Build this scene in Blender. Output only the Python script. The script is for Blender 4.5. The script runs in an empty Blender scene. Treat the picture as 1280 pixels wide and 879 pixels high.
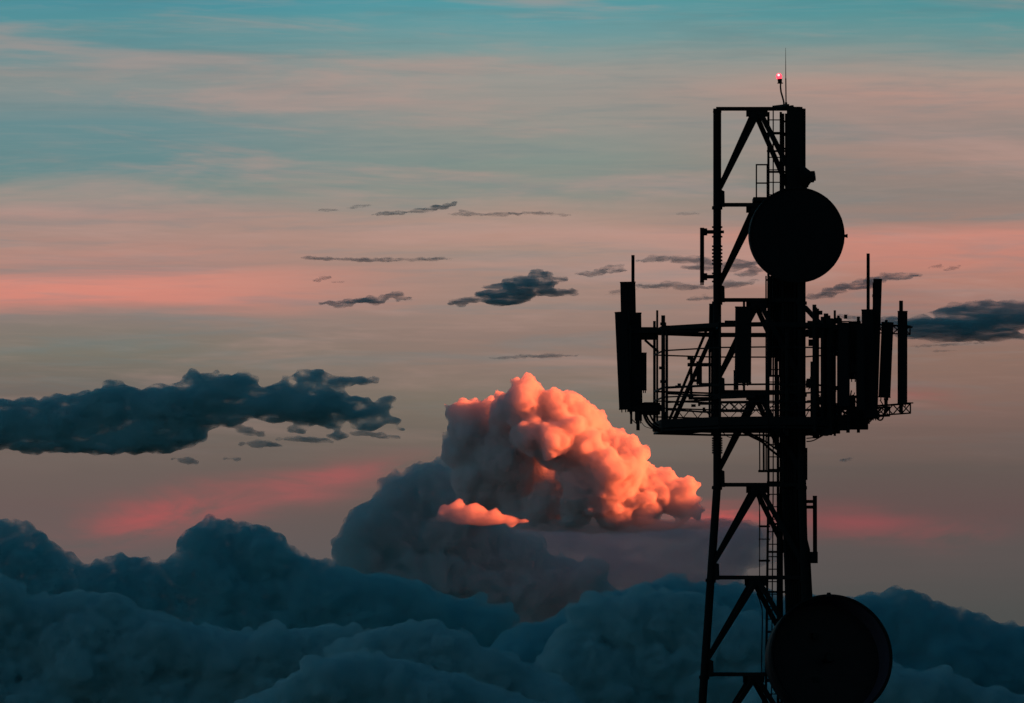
import bpy, bmesh, math, random
import numpy as np
from mathutils import Vector, Matrix, noise
R = math.radians
sc = bpy.context.scene
col = sc.collection

# ---------------------------------------------------------------- camera
F = 10000.0                       # focal length of the photograph in its own pixels
CAM_Z = 31.0
PITCH = math.atan(0.046)
cam = bpy.data.cameras.new('camera')
cam.sensor_width = 36.0
cam.lens = 36.0 * F / 1280.0
cam.clip_start = 1.0
cam.clip_end = 400000.0
co = bpy.data.objects.new('camera', cam)
col.objects.link(co)
co.location = (0, 0, CAM_Z)
co.rotation_euler = (math.pi / 2 + PITCH, 0, 0)
sc.camera = co

def at(px, py, Y):
    """world point at distance Y (metres north of the camera) seen in the direction of photo pixel (px, py)"""
    x, z = (px - 640) / F, -(py - 439.5) / F
    d = Vector((x, math.cos(PITCH) - z * math.sin(PITCH), math.sin(PITCH) + z * math.cos(PITCH)))
    return Vector((0, 0, CAM_Z)) + d * (Y / d.y)

# ---------------------------------------------------------------- sun, exposure, render settings
SUN_EL, SUN_AZ = R(13), R(87)   # azimuth clockwise from +Y (the view direction): right and a little behind the camera
sun = bpy.data.lights.new('sun', 'SUN')
sun.energy = 5.0
sun.color = (1.0, 0.13, 0.04)
sun.angle = R(0.5)
so = bpy.data.objects.new('sun', sun)
col.objects.link(so)
sdir = Vector((math.sin(SUN_AZ) * math.cos(SUN_EL), math.cos(SUN_AZ) * math.cos(SUN_EL), math.sin(SUN_EL)))
so.rotation_euler = sdir.to_track_quat('Z', 'Y').to_euler()
so.location = (60, -60, 120)
sc.view_settings.view_transform = 'Standard'
sc.view_settings.look = 'None'
sc.view_settings.exposure = 1.65
sc.view_settings.gamma = 1.0
sc.view_settings.use_curve_mapping = False
sc.cycles.max_bounces = 12
sc.cycles.volume_bounces = 10
sc.cycles.transparent_max_bounces = 24
sc.cycles.use_denoising = True

def lin(c):
    return tuple(((v / 255) / 12.92 if v / 255 <= 0.04045 else ((v / 255 + 0.055) / 1.055) ** 2.4) for v in c) + (1.0,)

# ---------------------------------------------------------------- sky (world)
world = bpy.data.worlds.new('World')
sc.world = world
world.use_nodes = True
wt = world.node_tree
wt.nodes.clear()
N, L = wt.nodes, wt.links

class X:
    """a value in the node tree, with arithmetic"""
    def __init__(s, v): s.v = v
    def __add__(a, b): return op('ADD', a, b)
    __radd__ = __add__
    def __sub__(a, b): return op('SUBTRACT', a, b)
    def __rsub__(a, b): return op('SUBTRACT', b, a)
    def __mul__(a, b): return op('MULTIPLY', a, b)
    __rmul__ = __mul__
    def __truediv__(a, b): return op('DIVIDE', a, b)
    def __neg__(a): return op('MULTIPLY', a, -1.0)

def feed(sock, v):
    if isinstance(v, X): L.new(v.v, sock)
    else: sock.default_value = v

def op(kind, *a, clamp=False):
    n = N.new('ShaderNodeMath'); n.operation = kind; n.use_clamp = clamp
    for i, v in enumerate(a): feed(n.inputs[i], v)
    return X(n.outputs[0])

def sstep(v, lo, hi):
    n = N.new('ShaderNodeMapRange'); n.interpolation_type = 'SMOOTHSTEP'
    feed(n.inputs['Value'], v)
    n.inputs['From Min'].default_value = lo; n.inputs['From Max'].default_value = hi
    return X(n.outputs['Result'])

def gauss(v, c, w):
    t = (v - c) / w
    return op('EXPONENT', -(t * t))

def vec(x, y, z):
    n = N.new('ShaderNodeCombineXYZ')
    for i, v in enumerate((x, y, z)): feed(n.inputs[i], v)
    return n.outputs[0]

def nz(v, scale=1.0, detail=4.0, rough=0.55, dist=0.0):
    n = N.new('ShaderNodeTexNoise'); n.noise_dimensions = '3D'
    L.new(v, n.inputs['Vector'])
    n.inputs['Scale'].default_value = scale; n.inputs['Detail'].default_value = detail
    n.inputs['Roughness'].default_value = rough; n.inputs['Distortion'].default_value = dist
    return X(n.outputs['Fac'])

def mixc(f, a, b, blend='MIX'):
    n = N.new('ShaderNodeMix'); n.data_type = 'RGBA'; n.blend_type = blend
    feed(n.inputs[0], f)
    for s, v in ((n.inputs[6], a), (n.inputs[7], b)):
        if isinstance(v, tuple): s.default_value = v
        else: L.new(v, s)
    return n.outputs[2]

def ramp(f, stops):
    n = N.new('ShaderNodeValToRGB'); feed(n.inputs[0], f)
    cr = n.color_ramp; cr.interpolation = 'B_SPLINE' if False else 'LINEAR'
    lo, hi = stops[0][0], stops[-1][0]
    for i, (p, c) in enumerate(stops):
        e = cr.elements[i] if i < 2 else cr.elements.new(1.0)
        e.position = (p - lo) / (hi - lo)
    els = sorted(cr.elements, key=lambda e: e.position)
    for e, (p, c) in zip(els, stops): e.color = lin(c)
    return n.outputs[0], lo, hi

tc = N.new('ShaderNodeTexCoord')
sep = N.new('ShaderNodeSeparateXYZ'); L.new(tc.outputs['Generated'], sep.inputs[0])
dx, dy, dz = (X(sep.outputs[i]) for i in range(3))
az = op('ARCTAN2', dx, dy)                       # radians right of north
el = op('ARCTAN2', dz, op('SQRT', dx * dx + dy * dy))
# azimuth and elevation in ten-thousandths of a radian, counted from the frame's corner
U = az * F + 640.0
V = (math.atan(0.046) * F + 439.5) - el * F
p3 = vec(U * 0.001, V * 0.001, 0.0)
warp = (nz(p3, 1.6, 3, 0.5) - 0.5) * 70.0
st = vec(U * 0.00042 + V * 0.0003, V * 0.0058, 3.3)
streak = nz(st, 2.2, 5, 0.6, 0.25) - 0.5
streak2 = nz(vec(U * 0.0011 + V * 0.0008, V * 0.016, 7.7), 1.7, 4, 0.6, 0.3) - 0.5
# cirrus sheets dip towards the middle
Vw = V + warp * 0.55 + streak * 60.0 + streak2 * 34.0
def sky_ramp(stops, shift):
    lo, hi = stops[0][0], stops[-1][0]
    n, _, _ = ramp((Vw + shift - lo) / float(hi - lo), stops)
    return n
left = sky_ramp([(-60, (58, 136, 156)), (20, (84, 144, 152)), (62, (104, 142, 146)), (100, (140, 146, 143)), (125, (128, 142, 142)),
                 (155, (104, 139, 143)), (205, (102, 137, 139)), (245, (128, 140, 134)), (268, (168, 139, 130)), (290, (164, 137, 127)),
                 (316, (182, 136, 124)), (330, (170, 132, 122)), (350, (214, 138, 122)), (378, (210, 134, 119)), (398, (140, 124, 117)),
                 (440, (121, 116, 105)), (500, (113, 103, 96)), (560, (108, 97, 90)), (640, (107, 91, 88)), (720, (100, 91, 90)), (900, (79, 81, 82))], 0.0)
mid = sky_ramp([(-60, (54, 144, 164)), (10, (86, 152, 160)), (50, (120, 152, 152)), (85, (150, 150, 144)), (130, (152, 147, 140)),
                (170, (140, 145, 138)), (205, (130, 143, 136)), (240, (140, 142, 133)), (275, (170, 142, 129)), (292, (180, 142, 128)), (315, (162, 138, 126)),
                (345, (166, 135, 123)), (380, (156, 130, 119)), (430, (144, 121, 111)), (500, (123, 112, 100)), (580, (105, 95, 88)),
                (640, (99, 87, 83)), (700, (93, 87, 86)), (760, (83, 83, 81)), (900, (69, 75, 75))], 0.0)
right = sky_ramp([(-60, (60, 136, 152)), (20, (86, 146, 150)), (62, (118, 146, 145)), (95, (166, 148, 138)), (128, (180, 144, 132)),
                  (160, (146, 134, 128)), (195, (162, 136, 126)), (235, (140, 128, 121)), (270, (154, 128, 118)), (292, (200, 135, 120)),
                  (320, (196, 132, 117)), (350, (176, 126, 112)), (390, (152, 117, 108)), (440, (139, 110, 98)), (520, (123, 99, 91)),
                  (580, (99, 87, 82)), (640, (99, 81, 79)), (700, (91, 83, 81)), (760, (79, 79, 77)), (900, (67, 73, 73))], 0.0)
c = mixc(sstep(U + warp, 120, 620), left, mid)
c = mixc(sstep(U + warp, 680, 1150), c, right)
# fine feathered streaks in the sheets
streak3 = nz(vec(U * 0.0028 + V * 0.0026, V * 0.035, 1.7), 1.3, 4, 0.62, 0.4)
veil = nz(vec(U * 0.0012 + V * 0.0018 + warp * .006, V * 0.010 - U * .0006, 5.1), 1.5, 5, 0.6, 0.3)
up = 1.0 - sstep(V, 380, 620)
c = mixc(sstep(veil, .47, .66) * up * .45, c, lin((186, 150, 140)))
c = mixc(sstep(streak3, .46, .7) * up * .26, c, lin((98, 128, 132)))
fibre = nz(vec(U * 0.0075 + V * 0.009, V * 0.10, 4.4), 1.2, 4, 0.65, 0.5)
c = mixc(sstep(fibre, .46, .7) * up * .07, c, lin((188, 160, 150)))
c = mixc(sstep(fibre, .54, .34) * up * .05, c, lin((92, 118, 124)))
# glowing bars of lower cirrus
patch = sstep(nz(vec(U * 0.006, V * 0.022, 9.1), 1.0, 5, 0.6, 0.5), .28, .62)
def glow(c, u0, v0, slope, wu, wv, col_, amt):
    v = V - (U - u0) * slope + warp * 0.3 + streak2 * 26.0 + streak3 * 14.0
    g = gauss(U, u0, wu) * gauss(v, v0, wv) * amt * patch
    return mixc(g, c, lin(col_))
c = glow(c, 200, 652, -0.2, 105, 24, (176, 86, 86), 0.8)
c = glow(c, 390, 612, -0.18, 120, 19, (168, 90, 90), 0.8)
c = glow(c, 1070, 660, 0.05, 90, 20, (158, 78, 82), 0.6)
c = glow(c, 1190, 676, -0.05, 50, 16, (150, 80, 82), 0.5)
c = glow(c, 905, 652, 0.0, 60, 13, (220, 86, 84), 0.8)
c = glow(c, 1150, 508, 0.05, 45, 14, (165, 86, 84), 0.6)
c = glow(c, 760, 690, 0.2, 110, 34, (122, 90, 98), 0.4)
# above the part in view the sky goes on as the Nishita dusk sky
nsky = N.new('ShaderNodeTexSky'); nsky.sky_type = 'NISHITA'; nsky.sun_disc = False
nsky.sun_elevation = SUN_EL; nsky.sun_rotation = SUN_AZ
nmul = mixc(1.0, nsky.outputs[0], (0.004, 0.0165, 0.0215, 1.0), 'MULTIPLY')
c = mixc(sstep(el, R(6), R(28)), c, nmul)
bg = N.new('ShaderNodeBackground'); L.new(c, bg.inputs[0]); bg.inputs[1].default_value = 0.322
out = N.new('ShaderNodeOutputWorld'); L.new(bg.outputs[0], out.inputs[0])
world.cycles.sampling_method = 'MANUAL'
world.cycles.sample_map_resolution = 512
# ---------------------------------------------------------------- ground and the mountains added out of view to shade tower and banks
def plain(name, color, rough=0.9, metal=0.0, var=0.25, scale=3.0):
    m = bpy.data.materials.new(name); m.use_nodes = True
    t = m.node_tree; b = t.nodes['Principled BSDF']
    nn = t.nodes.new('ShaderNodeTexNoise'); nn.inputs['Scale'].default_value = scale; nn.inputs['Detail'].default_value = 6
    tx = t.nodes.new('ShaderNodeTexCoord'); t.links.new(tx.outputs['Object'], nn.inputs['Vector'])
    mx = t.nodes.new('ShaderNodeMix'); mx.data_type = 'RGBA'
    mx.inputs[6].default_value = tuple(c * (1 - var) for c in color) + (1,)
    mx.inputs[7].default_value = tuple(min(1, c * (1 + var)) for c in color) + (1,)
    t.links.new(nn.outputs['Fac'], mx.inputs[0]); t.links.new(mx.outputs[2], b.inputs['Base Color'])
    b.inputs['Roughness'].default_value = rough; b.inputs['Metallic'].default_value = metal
    return m

def terrain():
    xs = sorted(set(list(np.round(np.sinh(np.linspace(-6.2, 6.2, 121)) * 480, 1))))
    xs = np.array(xs); ys = np.array(xs)
    X_, Y_ = np.meshgrid(xs, ys, indexing='ij')
    Z = np.zeros_like(X_)
    near = np.exp(-((X_ / 45) ** 2 + (Y_ / 45) ** 2)) * (CAM_Z - 3.0)
    nzv = np.array([[noise.fractal(Vector((x / 900, y / 900, 0.3)), 1.0, 2.0, 6) for y in ys] for x in xs])
    far = np.clip((np.hypot(X_, Y_) - 600) / 4000, 0, 1)
    Z = near - far * (20 + 25 * nzv)
    Z = Z * 1.0
    vs = np.stack([X_, Y_, Z], -1).reshape(-1, 3); n = len(ys)
    fs = [(i * n + j, (i + 1) * n + j, (i + 1) * n + j + 1, i * n + j + 1) for i in range(len(xs) - 1) for j in range(n - 1)]
    me = bpy.data.meshes.new('ground'); me.from_pydata(vs.tolist(), [], fs); me.shade_smooth()
    me.materials.append(plain('dark_pasture', (.045, .06, .03), scale=.02))
    o = bpy.data.objects.new('ground', me); col.objects.link(o); o['kind'] = 'structure'

def shade_ridge():  # unseen ridge added to block the sun; its dip lights the orange cumulus
    nx, ny = 60, 360
    vs = []
    for i in range(nx):
        for j in range(ny):
            a = i / (nx - 1); b = j / (ny - 1)
            x = 3600 + a * 6400; y = -9000 + b * 47000
            h = math.sin(math.pi * a) ** 1.3 * min(1.0, (1 - b) * 8, b * 8) * (1 - .235 * max(0.0, min(1.0, (y - 27000) / 1200, (31350 - y) / 300)))
            q = noise.fractal(Vector((x / 2500, y / 2500, 2.1)), 0.9, 2.1, 7)
            z = h * (3000 + 200 * q) - 60
            vs.append((x, y, z))
    fs = [(i * ny + j, (i + 1) * ny + j, (i + 1) * ny + j + 1, i * ny + j + 1) for i in range(nx - 1) for j in range(ny - 1)]
    me = bpy.data.meshes.new('shade_ridge'); me.from_pydata(vs, [], fs); me.shade_smooth()
    me.materials.append(plain('shade_ridge_cover', (.05, .06, .045), scale=.01))
    o = bpy.data.objects.new('shade_ridge', me); col.objects.link(o); o['kind'] = 'structure'
terrain(); shade_ridge()
# ---------------------------------------------------------------- steel helpers
M = {}
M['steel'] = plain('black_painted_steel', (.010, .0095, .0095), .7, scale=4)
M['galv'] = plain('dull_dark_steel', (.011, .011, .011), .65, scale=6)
M['radome'] = plain('dark_radome_plastic', (.012, .011, .012), .75, scale=3)  # one dark tone over all radomes
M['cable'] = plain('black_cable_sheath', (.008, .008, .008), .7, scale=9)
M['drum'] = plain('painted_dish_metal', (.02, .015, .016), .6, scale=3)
M['lining'] = plain('skylit_dish_lining', (.09, .07, .095), .8, scale=5)  # sky light on the inner wall put into a lighter colour
for m_ in M.values(): m_.node_tree.nodes['Principled BSDF'].inputs['Specular IOR Level'].default_value = .12
BASE = at(945, 879, 200); TX, TY = BASE.x, 200.0

class MB:
    """collects simple shapes (world coordinates) into one mesh object"""
    def __init__(s): s.v, s.f, s.smooth = [], [], []
    def add(s, vs, fs, sm=False):
        o = len(s.v); s.v += [tuple(v) for v in vs]; s.f += [tuple(i + o for i in f) for f in fs]; s.smooth += [sm] * len(fs)
    def tube(s, p, q, r, n=8, r2=None):
        p, q = Vector(p), Vector(q); d = (q - p).normalized()
        a = d.orthogonal().normalized(); b = d.cross(a); r2 = r if r2 is None else r2
        vs = []
        for c, rr in ((p, r), (q, r2)):
            for i in range(n):
                t = 2 * math.pi * i / n
                vs.append(c + a * math.cos(t) * rr + b * math.sin(t) * rr)
        s.add(vs, [(i, (i + 1) % n, n + (i + 1) % n, n + i) for i in range(n)], True)
        s.add(vs, [tuple(range(n - 1, -1, -1)), tuple(range(n, 2 * n))])
        return s
    def bar(s, p, q, w, h, up=(0, 0, 1)):
        """rectangular bar; w across, h along up"""
        p, q = Vector(p), Vector(q); d = (q - p).normalized(); u = Vector(up)
        if abs(d.dot(u)) > .97: u = Vector((0, 1, 0))
        a = d.cross(u).normalized(); b = a.cross(d).normalized()
        vs = [c + a * x * w / 2 + b * y * h / 2 for c in (p, q) for x, y in ((-1, -1), (1, -1), (1, 1), (-1, 1))]
        s.add(vs, [(3, 2, 1, 0), (4, 5, 6, 7), (0, 1, 5, 4), (1, 2, 6, 5), (2, 3, 7, 6), (3, 0, 4, 7)])
        return s
    def angle(s, p, q, w, t=.012, up=(0, 0, 1)):
        """steel angle (L profile) of leg length w"""
        p, q = Vector(p), Vector(q); d = (q - p).normalized(); u = Vector(up)
        if abs(d.dot(u)) > .97: u = Vector((0, 1, 0))
        a = d.cross(u).normalized(); b = a.cross(d).normalized()
        pr = ((0, 0), (w, 0), (w, t), (t, t), (t, w), (0, w))
        vs = [c + a * (x - w / 2) + b * (y - w / 2) for c in (p, q) for x, y in pr]
        s.add(vs, [(5, 4, 3, 2, 1, 0), (6, 7, 8, 9, 10, 11)] + [(i, (i + 1) % 6, 6 + (i + 1) % 6, 6 + i) for i in range(6)])
        return s
    def box(s, c, sx, sy, sz, rz=0.0, rx=0.0, bev=0.0, m=None):
        mt = m if m is not None else Matrix.Rotation(rz, 4, 'Z') @ Matrix.Rotation(rx, 4, 'X')
        c = Vector(c); b = min(bev, sx * .45, sy * .45)
        if b > 0:
            pr = [(-sx/2+b, -sy/2), (sx/2-b, -sy/2), (sx/2, -sy/2+b), (sx/2, sy/2-b), (sx/2-b, sy/2), (-sx/2+b, sy/2), (-sx/2, sy/2-b), (-sx/2, -sy/2+b)]
        else: pr = [(-sx/2, -sy/2), (sx/2, -sy/2), (sx/2, sy/2), (-sx/2, sy/2)]
        n = len(pr)
        vs = [c + mt @ Vector((x, y, z)) for z in (-sz/2, sz/2) for x, y in pr]
        s.add(vs, [tuple(range(n - 1, -1, -1)), tuple(range(n, 2 * n))] + [(i, (i + 1) % n, n + (i + 1) % n, n + i) for i in range(n)])
        return s
    def path(s, pts, r, n=6):
        pts = [Vector(p) for p in pts]; vs = []
        for i, p in enumerate(pts):
            d = (pts[min(i + 1, len(pts) - 1)] - pts[max(i - 1, 0)]).normalized()
            a = d.cross(Vector((.13, .31, .94))).normalized(); b = d.cross(a)
            vs += [p + a * math.cos(2 * math.pi * k / n) * r + b * math.sin(2 * math.pi * k / n) * r for k in range(n)]
        fs = [(i * n + k, i * n + (k + 1) % n, (i + 1) * n + (k + 1) % n, (i + 1) * n + k) for i in range(len(pts) - 1) for k in range(n)]
        s.add(vs, fs, True); e = (len(pts) - 1) * n
        s.add(vs, [tuple(range(n - 1, -1, -1)), tuple(range(e, e + n))])
        return s
    def lathe(s, c, axis, prof, n=64, cap=True):
        """prof: (distance along axis, radius)"""
        c, ax = Vector(c), Vector(axis).normalized(); a = ax.orthogonal().normalized(); b = ax.cross(a)
        vs = [c + ax * h + a * math.cos(2 * math.pi * k / n) * r + b * math.sin(2 * math.pi * k / n) * r for h, r in prof for k in range(n)]
        fs = [(i * n + k, i * n + (k + 1) % n, (i + 1) * n + (k + 1) % n, (i + 1) * n + k) for i in range(len(prof) - 1) for k in range(n)]
        s.add(vs, fs, True); e = (len(prof) - 1) * n
        if cap: s.add(vs, [tuple(range(n - 1, -1, -1)), tuple(range(e, e + n))])
        return s
    def build(s, name, mat, parent=None, **tags):
        o0 = parent
        org = Vector((0, 0, 0)); p = parent
        while p is not None: org += Vector(p.location); p = p.parent
        loc = Vector((0, 0, 0))
        if parent is None:
            loc = Vector(tuple(sum(v[i] for v in s.v) / len(s.v) for i in range(3))); org = loc
        me = bpy.data.meshes.new(name)
        me.from_pydata([tuple(Vector(v) - org) for v in s.v], [], s.f)
        me.polygons.foreach_set('use_smooth', s.smooth); me.materials.append(mat)
        o = bpy.data.objects.new(name, me); col.objects.link(o); o.location = loc; o.parent = parent
        for k, v in tags.items(): o[k] = v
        return o

def root(name, loc, label, cat, group=None):
    o = bpy.data.objects.new(name, None); col.objects.link(o); o.location = loc; o.empty_display_size = .2
    o['label'] = label; o['category'] = cat
    if group: o['group'] = group
    return o

def P(u, v, d=0.0):
    """place at depth d metres behind the tower's axis, at the height and side the photograph shows"""
    return at(u, v, 200.0 + d)
PX = 0.02

# ---------------------------------------------------------------- the lattice tower
KINK = 606.0
V_GROUND = 900 + CAM_Z / PX
def leg_u(i, v):
    k = max(0.0, v - KINK)
    return (896.5 - k * .068) if i == 0 else ((1002 + k * .034) if i == 1 else (988.5 + k * .034))
def leg_d(i, v):
    k = max(0.0, v - KINK) * PX
    return 0.0 if i == 0 else ((-1.1 - k * .059) if i == 1 else (1.1 + k * .059))
def LP(i, v, off=0.0):
    return P(leg_u(i, v) + off, v, leg_d(i, v))
def on(a, b, t): return a + (b - a) * t

tower = root('lattice_tower', (TX, TY, 0), 'tall black triangular lattice steel tower carrying two round dishes and a ring of antennas', 'tower')
levels = [136, 256, 375, 490, 606, 722, 843]
while levels[-1] < V_GROUND - 130: levels.append(levels[-1] + 124)
levels[-1] = V_GROUND - 12
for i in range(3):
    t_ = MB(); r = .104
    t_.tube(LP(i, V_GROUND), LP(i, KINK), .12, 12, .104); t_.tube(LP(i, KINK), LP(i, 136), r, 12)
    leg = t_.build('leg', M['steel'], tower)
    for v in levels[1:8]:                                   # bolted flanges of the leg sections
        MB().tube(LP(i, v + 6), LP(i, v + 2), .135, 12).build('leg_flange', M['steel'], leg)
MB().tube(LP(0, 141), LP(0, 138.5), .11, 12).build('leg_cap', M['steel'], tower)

def gus(a, b, c, th=.02):
    n = (b - a).cross(c - a).normalized() * th / 2
    vs = [p + n for p in (a, b, c)] + [p - n for p in (a, b, c)]
    return vs, [(0, 1, 2), (5, 4, 3), (0, 3, 4, 1), (1, 4, 5, 2), (2, 5, 3, 0)]
faces = [(0, 1), (0, 2), (1, 2)]
for k, v in enumerate(levels):
    for (i, j) in faces:
        A, Bq = LP(i, v), LP(j, v)
        hb = MB().angle(A, Bq, .10); hb.build('horizontal_brace', M['steel'], tower)
        mid_ = on(A, Bq, .5)
        MB().box(mid_ - Vector((0, 0, .09)), .46, .02, .24, rz=math.atan2(Bq.y - A.y, Bq.x - A.x)).build('gusset_plate', M['steel'], tower)
        if k + 1 < len(levels):
            v2 = levels[k + 1]
            C1, C2 = LP(i, v2 - 14), LP(j, v2 - 14)
            m2 = mid_ - Vector((0, 0, .05))
            for e, sd in ((C1, -1), (C2, 1)):
                s0 = on(m2, e, .04)
                MB().angle(s0, e, .125, up=(0, 1, 0)).build('diagonal_brace', M['steel'], tower)
    if k and v < 1100:
        for (i, j) in faces[:2]:
            A = LP(i, v); q = on(A, LP(j, v), .09); g = MB()
            d = (q - A); g.add(*gus(A + Vector((0, 0, .42)), A + d * .95 + Vector((0, 0, .34)), A + Vector((0, 0, -.06))))
            g.add(*gus(A + d * .95 + Vector((0, 0, .34)), A + d + Vector((0, 0, -.06)), A + Vector((0, 0, -.06)))); g.build('gusset_plate', M['steel'], tower)
# ribbed clamps on the left leg
for v0, v1, n in ((284, 296, 3), (308, 330, 6), (342, 352, 3), (548, 566, 7)):
    for k in range(n):
        v = v0 + (v1 - v0) * k / (n - 1)
        MB().tube(LP(0, v + 1.0), LP(0, v - 1.0), .135, 10).build('clamp_ring', M['galv'], tower)
for v in (290, 346):
    MB().bar(P(905, v, -.02), P(894, v, -.02), .06, .07).build('clamp_bolt', M['galv'], tower)

# ladder and its safety rail
def lad_u(v): return 968.0 + max(0, v - 606) * -.012
ld = MB()
for off, w in ((-7.5, .06), (8.0, .06)):
    ld.bar(P(lad_u(140) + off, 140, -.2), P(lad_u(606) + off, 606, -.2), w, .05); ld.bar(P(lad_u(606) + off, 606, -.2), P(lad_u(2440) + off * 1.0, 2440, -.2), w, .05)
ladder = ld.build('ladder', M['steel'], tower)
v = 150
while v < 890:
    MB().tube(P(lad_u(v) - 7.5, v, -.2), P(lad_u(v) + 8, v, -.2), .014, 6).build('rung', M['steel'], ladder); v += 15.6
low = MB()
while v < 2430:
    low.tube(P(lad_u(v) - 7.5, v, -.2), P(lad_u(v) + 8, v, -.2), .014, 4); v += 15.6
low.build('rung', M['steel'], ladder, kind='stuff')
MB().tube(P(966.5, 133, -.25), P(966.5, 606, -.25), .016, 6).tube(P(966.5, 606, -.25), P(964, 900, -.25), .016, 6).build('safety_rail', M['galv'], tower)
for v in (167, 189, 215, 300, 350, 470, 545, 603, 655, 690, 740, 790, 850):
    MB().bar(P(959, v, -.1), P(992, v, .2), .05, .05).build('ladder_bracket', M['steel'], tower)
# small rest platform beside the ladder above the upper dish
rp = MB().box(P(959, 250.5, -.1), .72, 1.0, .10).build('rest_platform', M['steel'], tower)
for u, d in ((945.5, -.55), (945.5, .35), (959, -.55)):
    MB().bar(P(u, 249, d), P(u, 205.5, d), .035, .035).build('post', M['steel'], rp)
for v in (206, 229):
    MB().bar(P(945, v, -.55), P(962, v, -.55), .035, .035).bar(P(945.5, v, -.55), P(945.5, v, .35), .035, .035).build('handrail', M['steel'], rp)
# ladder cage below the ring
cg = MB().bar(P(949, 589, -.75), P(978, 589, -.75), .05, .06).bar(P(949, 589, -.75), P(949, 589, .1), .05, .06).build('ladder_cage', M['steel'], tower)
for u, v0, v1, w in ((949.5, 540, 589, .03), (954.5, 540, 589, .05), (957.5, 345, 589, .035), (949.3, 619, 742, .022), (962, 350, 470, .04)):
    MB().bar(P(u, v0, -.7), P(u + .2, v1, -.7), w, .03).build('cage_bar', M['steel'], cg)
for v in (619, 658, 674, 701, 742):
    MB().bar(P(949, v, -.7), P(962, v, -.4), .03, .05 if v in (658, 701) else .025).build('cage_hoop', M['steel'], cg)
# feeder cable trays up the right-hand side
def tray(name_u, v0, v1, us, d, slope=.03, r=.028, rungs=30):
    bd = MB()
    for o_ in (us[0] - 1.2, us[-1] + 1.2):
        bd.bar(P(o_, v0, d), P(o_, min(v1, KINK), d), .05, .06)
        if v1 > KINK: bd.bar(P(o_, KINK, d), P(o_ + (v1 - KINK) * slope, v1, d - .2), .05, .06)
    tr = bd.build('cable_tray', M['galv'], tower)
    for u in us:
        pts = [P(u, v0, d - .05)]
        v = v0 + 40
        while v < v1:
            pts.append(P(u + max(0, v - KINK) * slope + random.uniform(-.3, .3), v, d - .05 - max(0, v - KINK) * .001)); v += 60
        pts.append(P(u + max(0, v1 - KINK) * slope, v1, d - .05))
        MB().path(pts, r, 6).build('feeder_cable', M['cable'], tr)
    v = v0 + 10
    while v < min(v1, 900):
        k = max(0, v - KINK) * slope
        MB().bar(P(us[0] - 1 + k, v, d + .03), P(us[-1] + 1 + k, v, d + .03), .04, .05).build('tray_rung', M['galv'], tr); v += rungs
random.seed(5)
tray('a', 345, 2440, [979.5, 982.0, 984.5, 987, 989.5, 992], -.75, r=.031)
tray('b', 255, 2440, [995, 998, 1001, 1004], -.9, slope=.034, r=.034)
tray('c', 345, 470, [963.5, 966.5, 969.5, 971.5, 974.5], .55, r=.026)
tray('d', 470, 2440, [973.3, 976.3], .5, slope=.0, r=.022, rungs=21)
tray('f', 142, 345, [979.5, 982], .1, r=.02, rungs=17)
tray('e', 148, 345, [984.5, 987, 989.5, 992.5, 995.5], .35, r=.03)
# sheet-metal shaft at the top right
hood = MB()
def prism(mb, poly, d0, d1):
    a = [P(u, v, d0) for u, v in poly]; b = [P(u, v, d1) for u, v in poly]; n = len(poly)
    mb.add(a + b, [tuple(range(n)), tuple(range(2 * n - 1, n - 1, -1))] + [((i + 1) % n, i, n + i, n + (i + 1) % n) for i in range(n)])
    return mb
prism(hood, [(983.5, 132.5), (990.5, 131.5), (997, 137), (1003.3, 141.5), (1003.3, 236), (983.5, 236)], -1.25, -.45)
hood.build('cable_shaft', M['steel'], tower, label='sheet metal shaft with a sloped top')
prism(MB(), [(978, 133), (992, 131.5), (992, 134), (978, 136)], -1.0, 1.0).build('top_plate', M['steel'], tower)
MB().bar(P(967, 134.5, 0), P(985, 132.3, -.9), .07, .09).build('top_beam', M['steel'], tower)
# lower wide section of ducting beside the right legs
prism(MB(), [(985, 352), (1006.5, 350), (1006.8, 560), (1008.7, 640), (1009, 672), (985, 672)], -.62, -.2).build('cable_shaft', M['steel'], tower)
prism(MB(), [(984, 672), (1012.5, 686), (1015.5, 742), (1019, 800), (1022, 905), (984, 905)], -.75, -.3).build('cable_shaft', M['steel'], tower)
prism(MB(), [(961, 345), (985, 345), (985, 452), (972, 452), (961.5, 440)], .7, .95).build('cable_shaft', M['steel'], tower)
prism(MB(), [(985, 672), (1009, 672.5), (1012.5, 687), (985, 687)], -.6, -.35).build('cable_shaft_joint', M['steel'], tower)

# ---------------------------------------------------------------- lamp and lightning rod on the top
em = bpy.data.materials.new('red_lamp_glass'); em.use_nodes = True
pb = em.node_tree.nodes['Principled BSDF']; pb.inputs['Base Color'].default_value = (.6, .02, .03, 1); pb.inputs['Roughness'].default_value = .2
pb.inputs['Emission Color'].default_value = (1.0, .035, .06, 1); pb.inputs['Emission Strength'].default_value = 1.0
core = bpy.data.materials.new('lit_bulb'); core.use_nodes = True
pb = core.node_tree.nodes['Principled BSDF']; pb.inputs['Emission Color'].default_value = (1.0, .35, .38, 1); pb.inputs['Emission Strength'].default_value = 1.0
lampr = root('warning_lamp', P(980, 133, 0), 'small glowing red warning lamp on a bent pipe at the very top', 'lamp')
MB().path([P(980, 133, 0), P(979.6, 127, 0), P(978, 121, 0), P(976.3, 115, 0), P(975.6, 109, 0), P(975.8, 103, 0)], .022, 8).build('bent_pipe', M['galv'], lampr)
MB().tube(P(975.2, 104.5, 0), P(975.2, 103.6, 0), .075, 10).tube(P(975, 103.6, 0), P(974.6, 98.6, 0), .05, 10, .06).build('lamp_socket', M['galv'], lampr)
gl = MB(); c0 = P(973.8, 95.2, 0)
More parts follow.
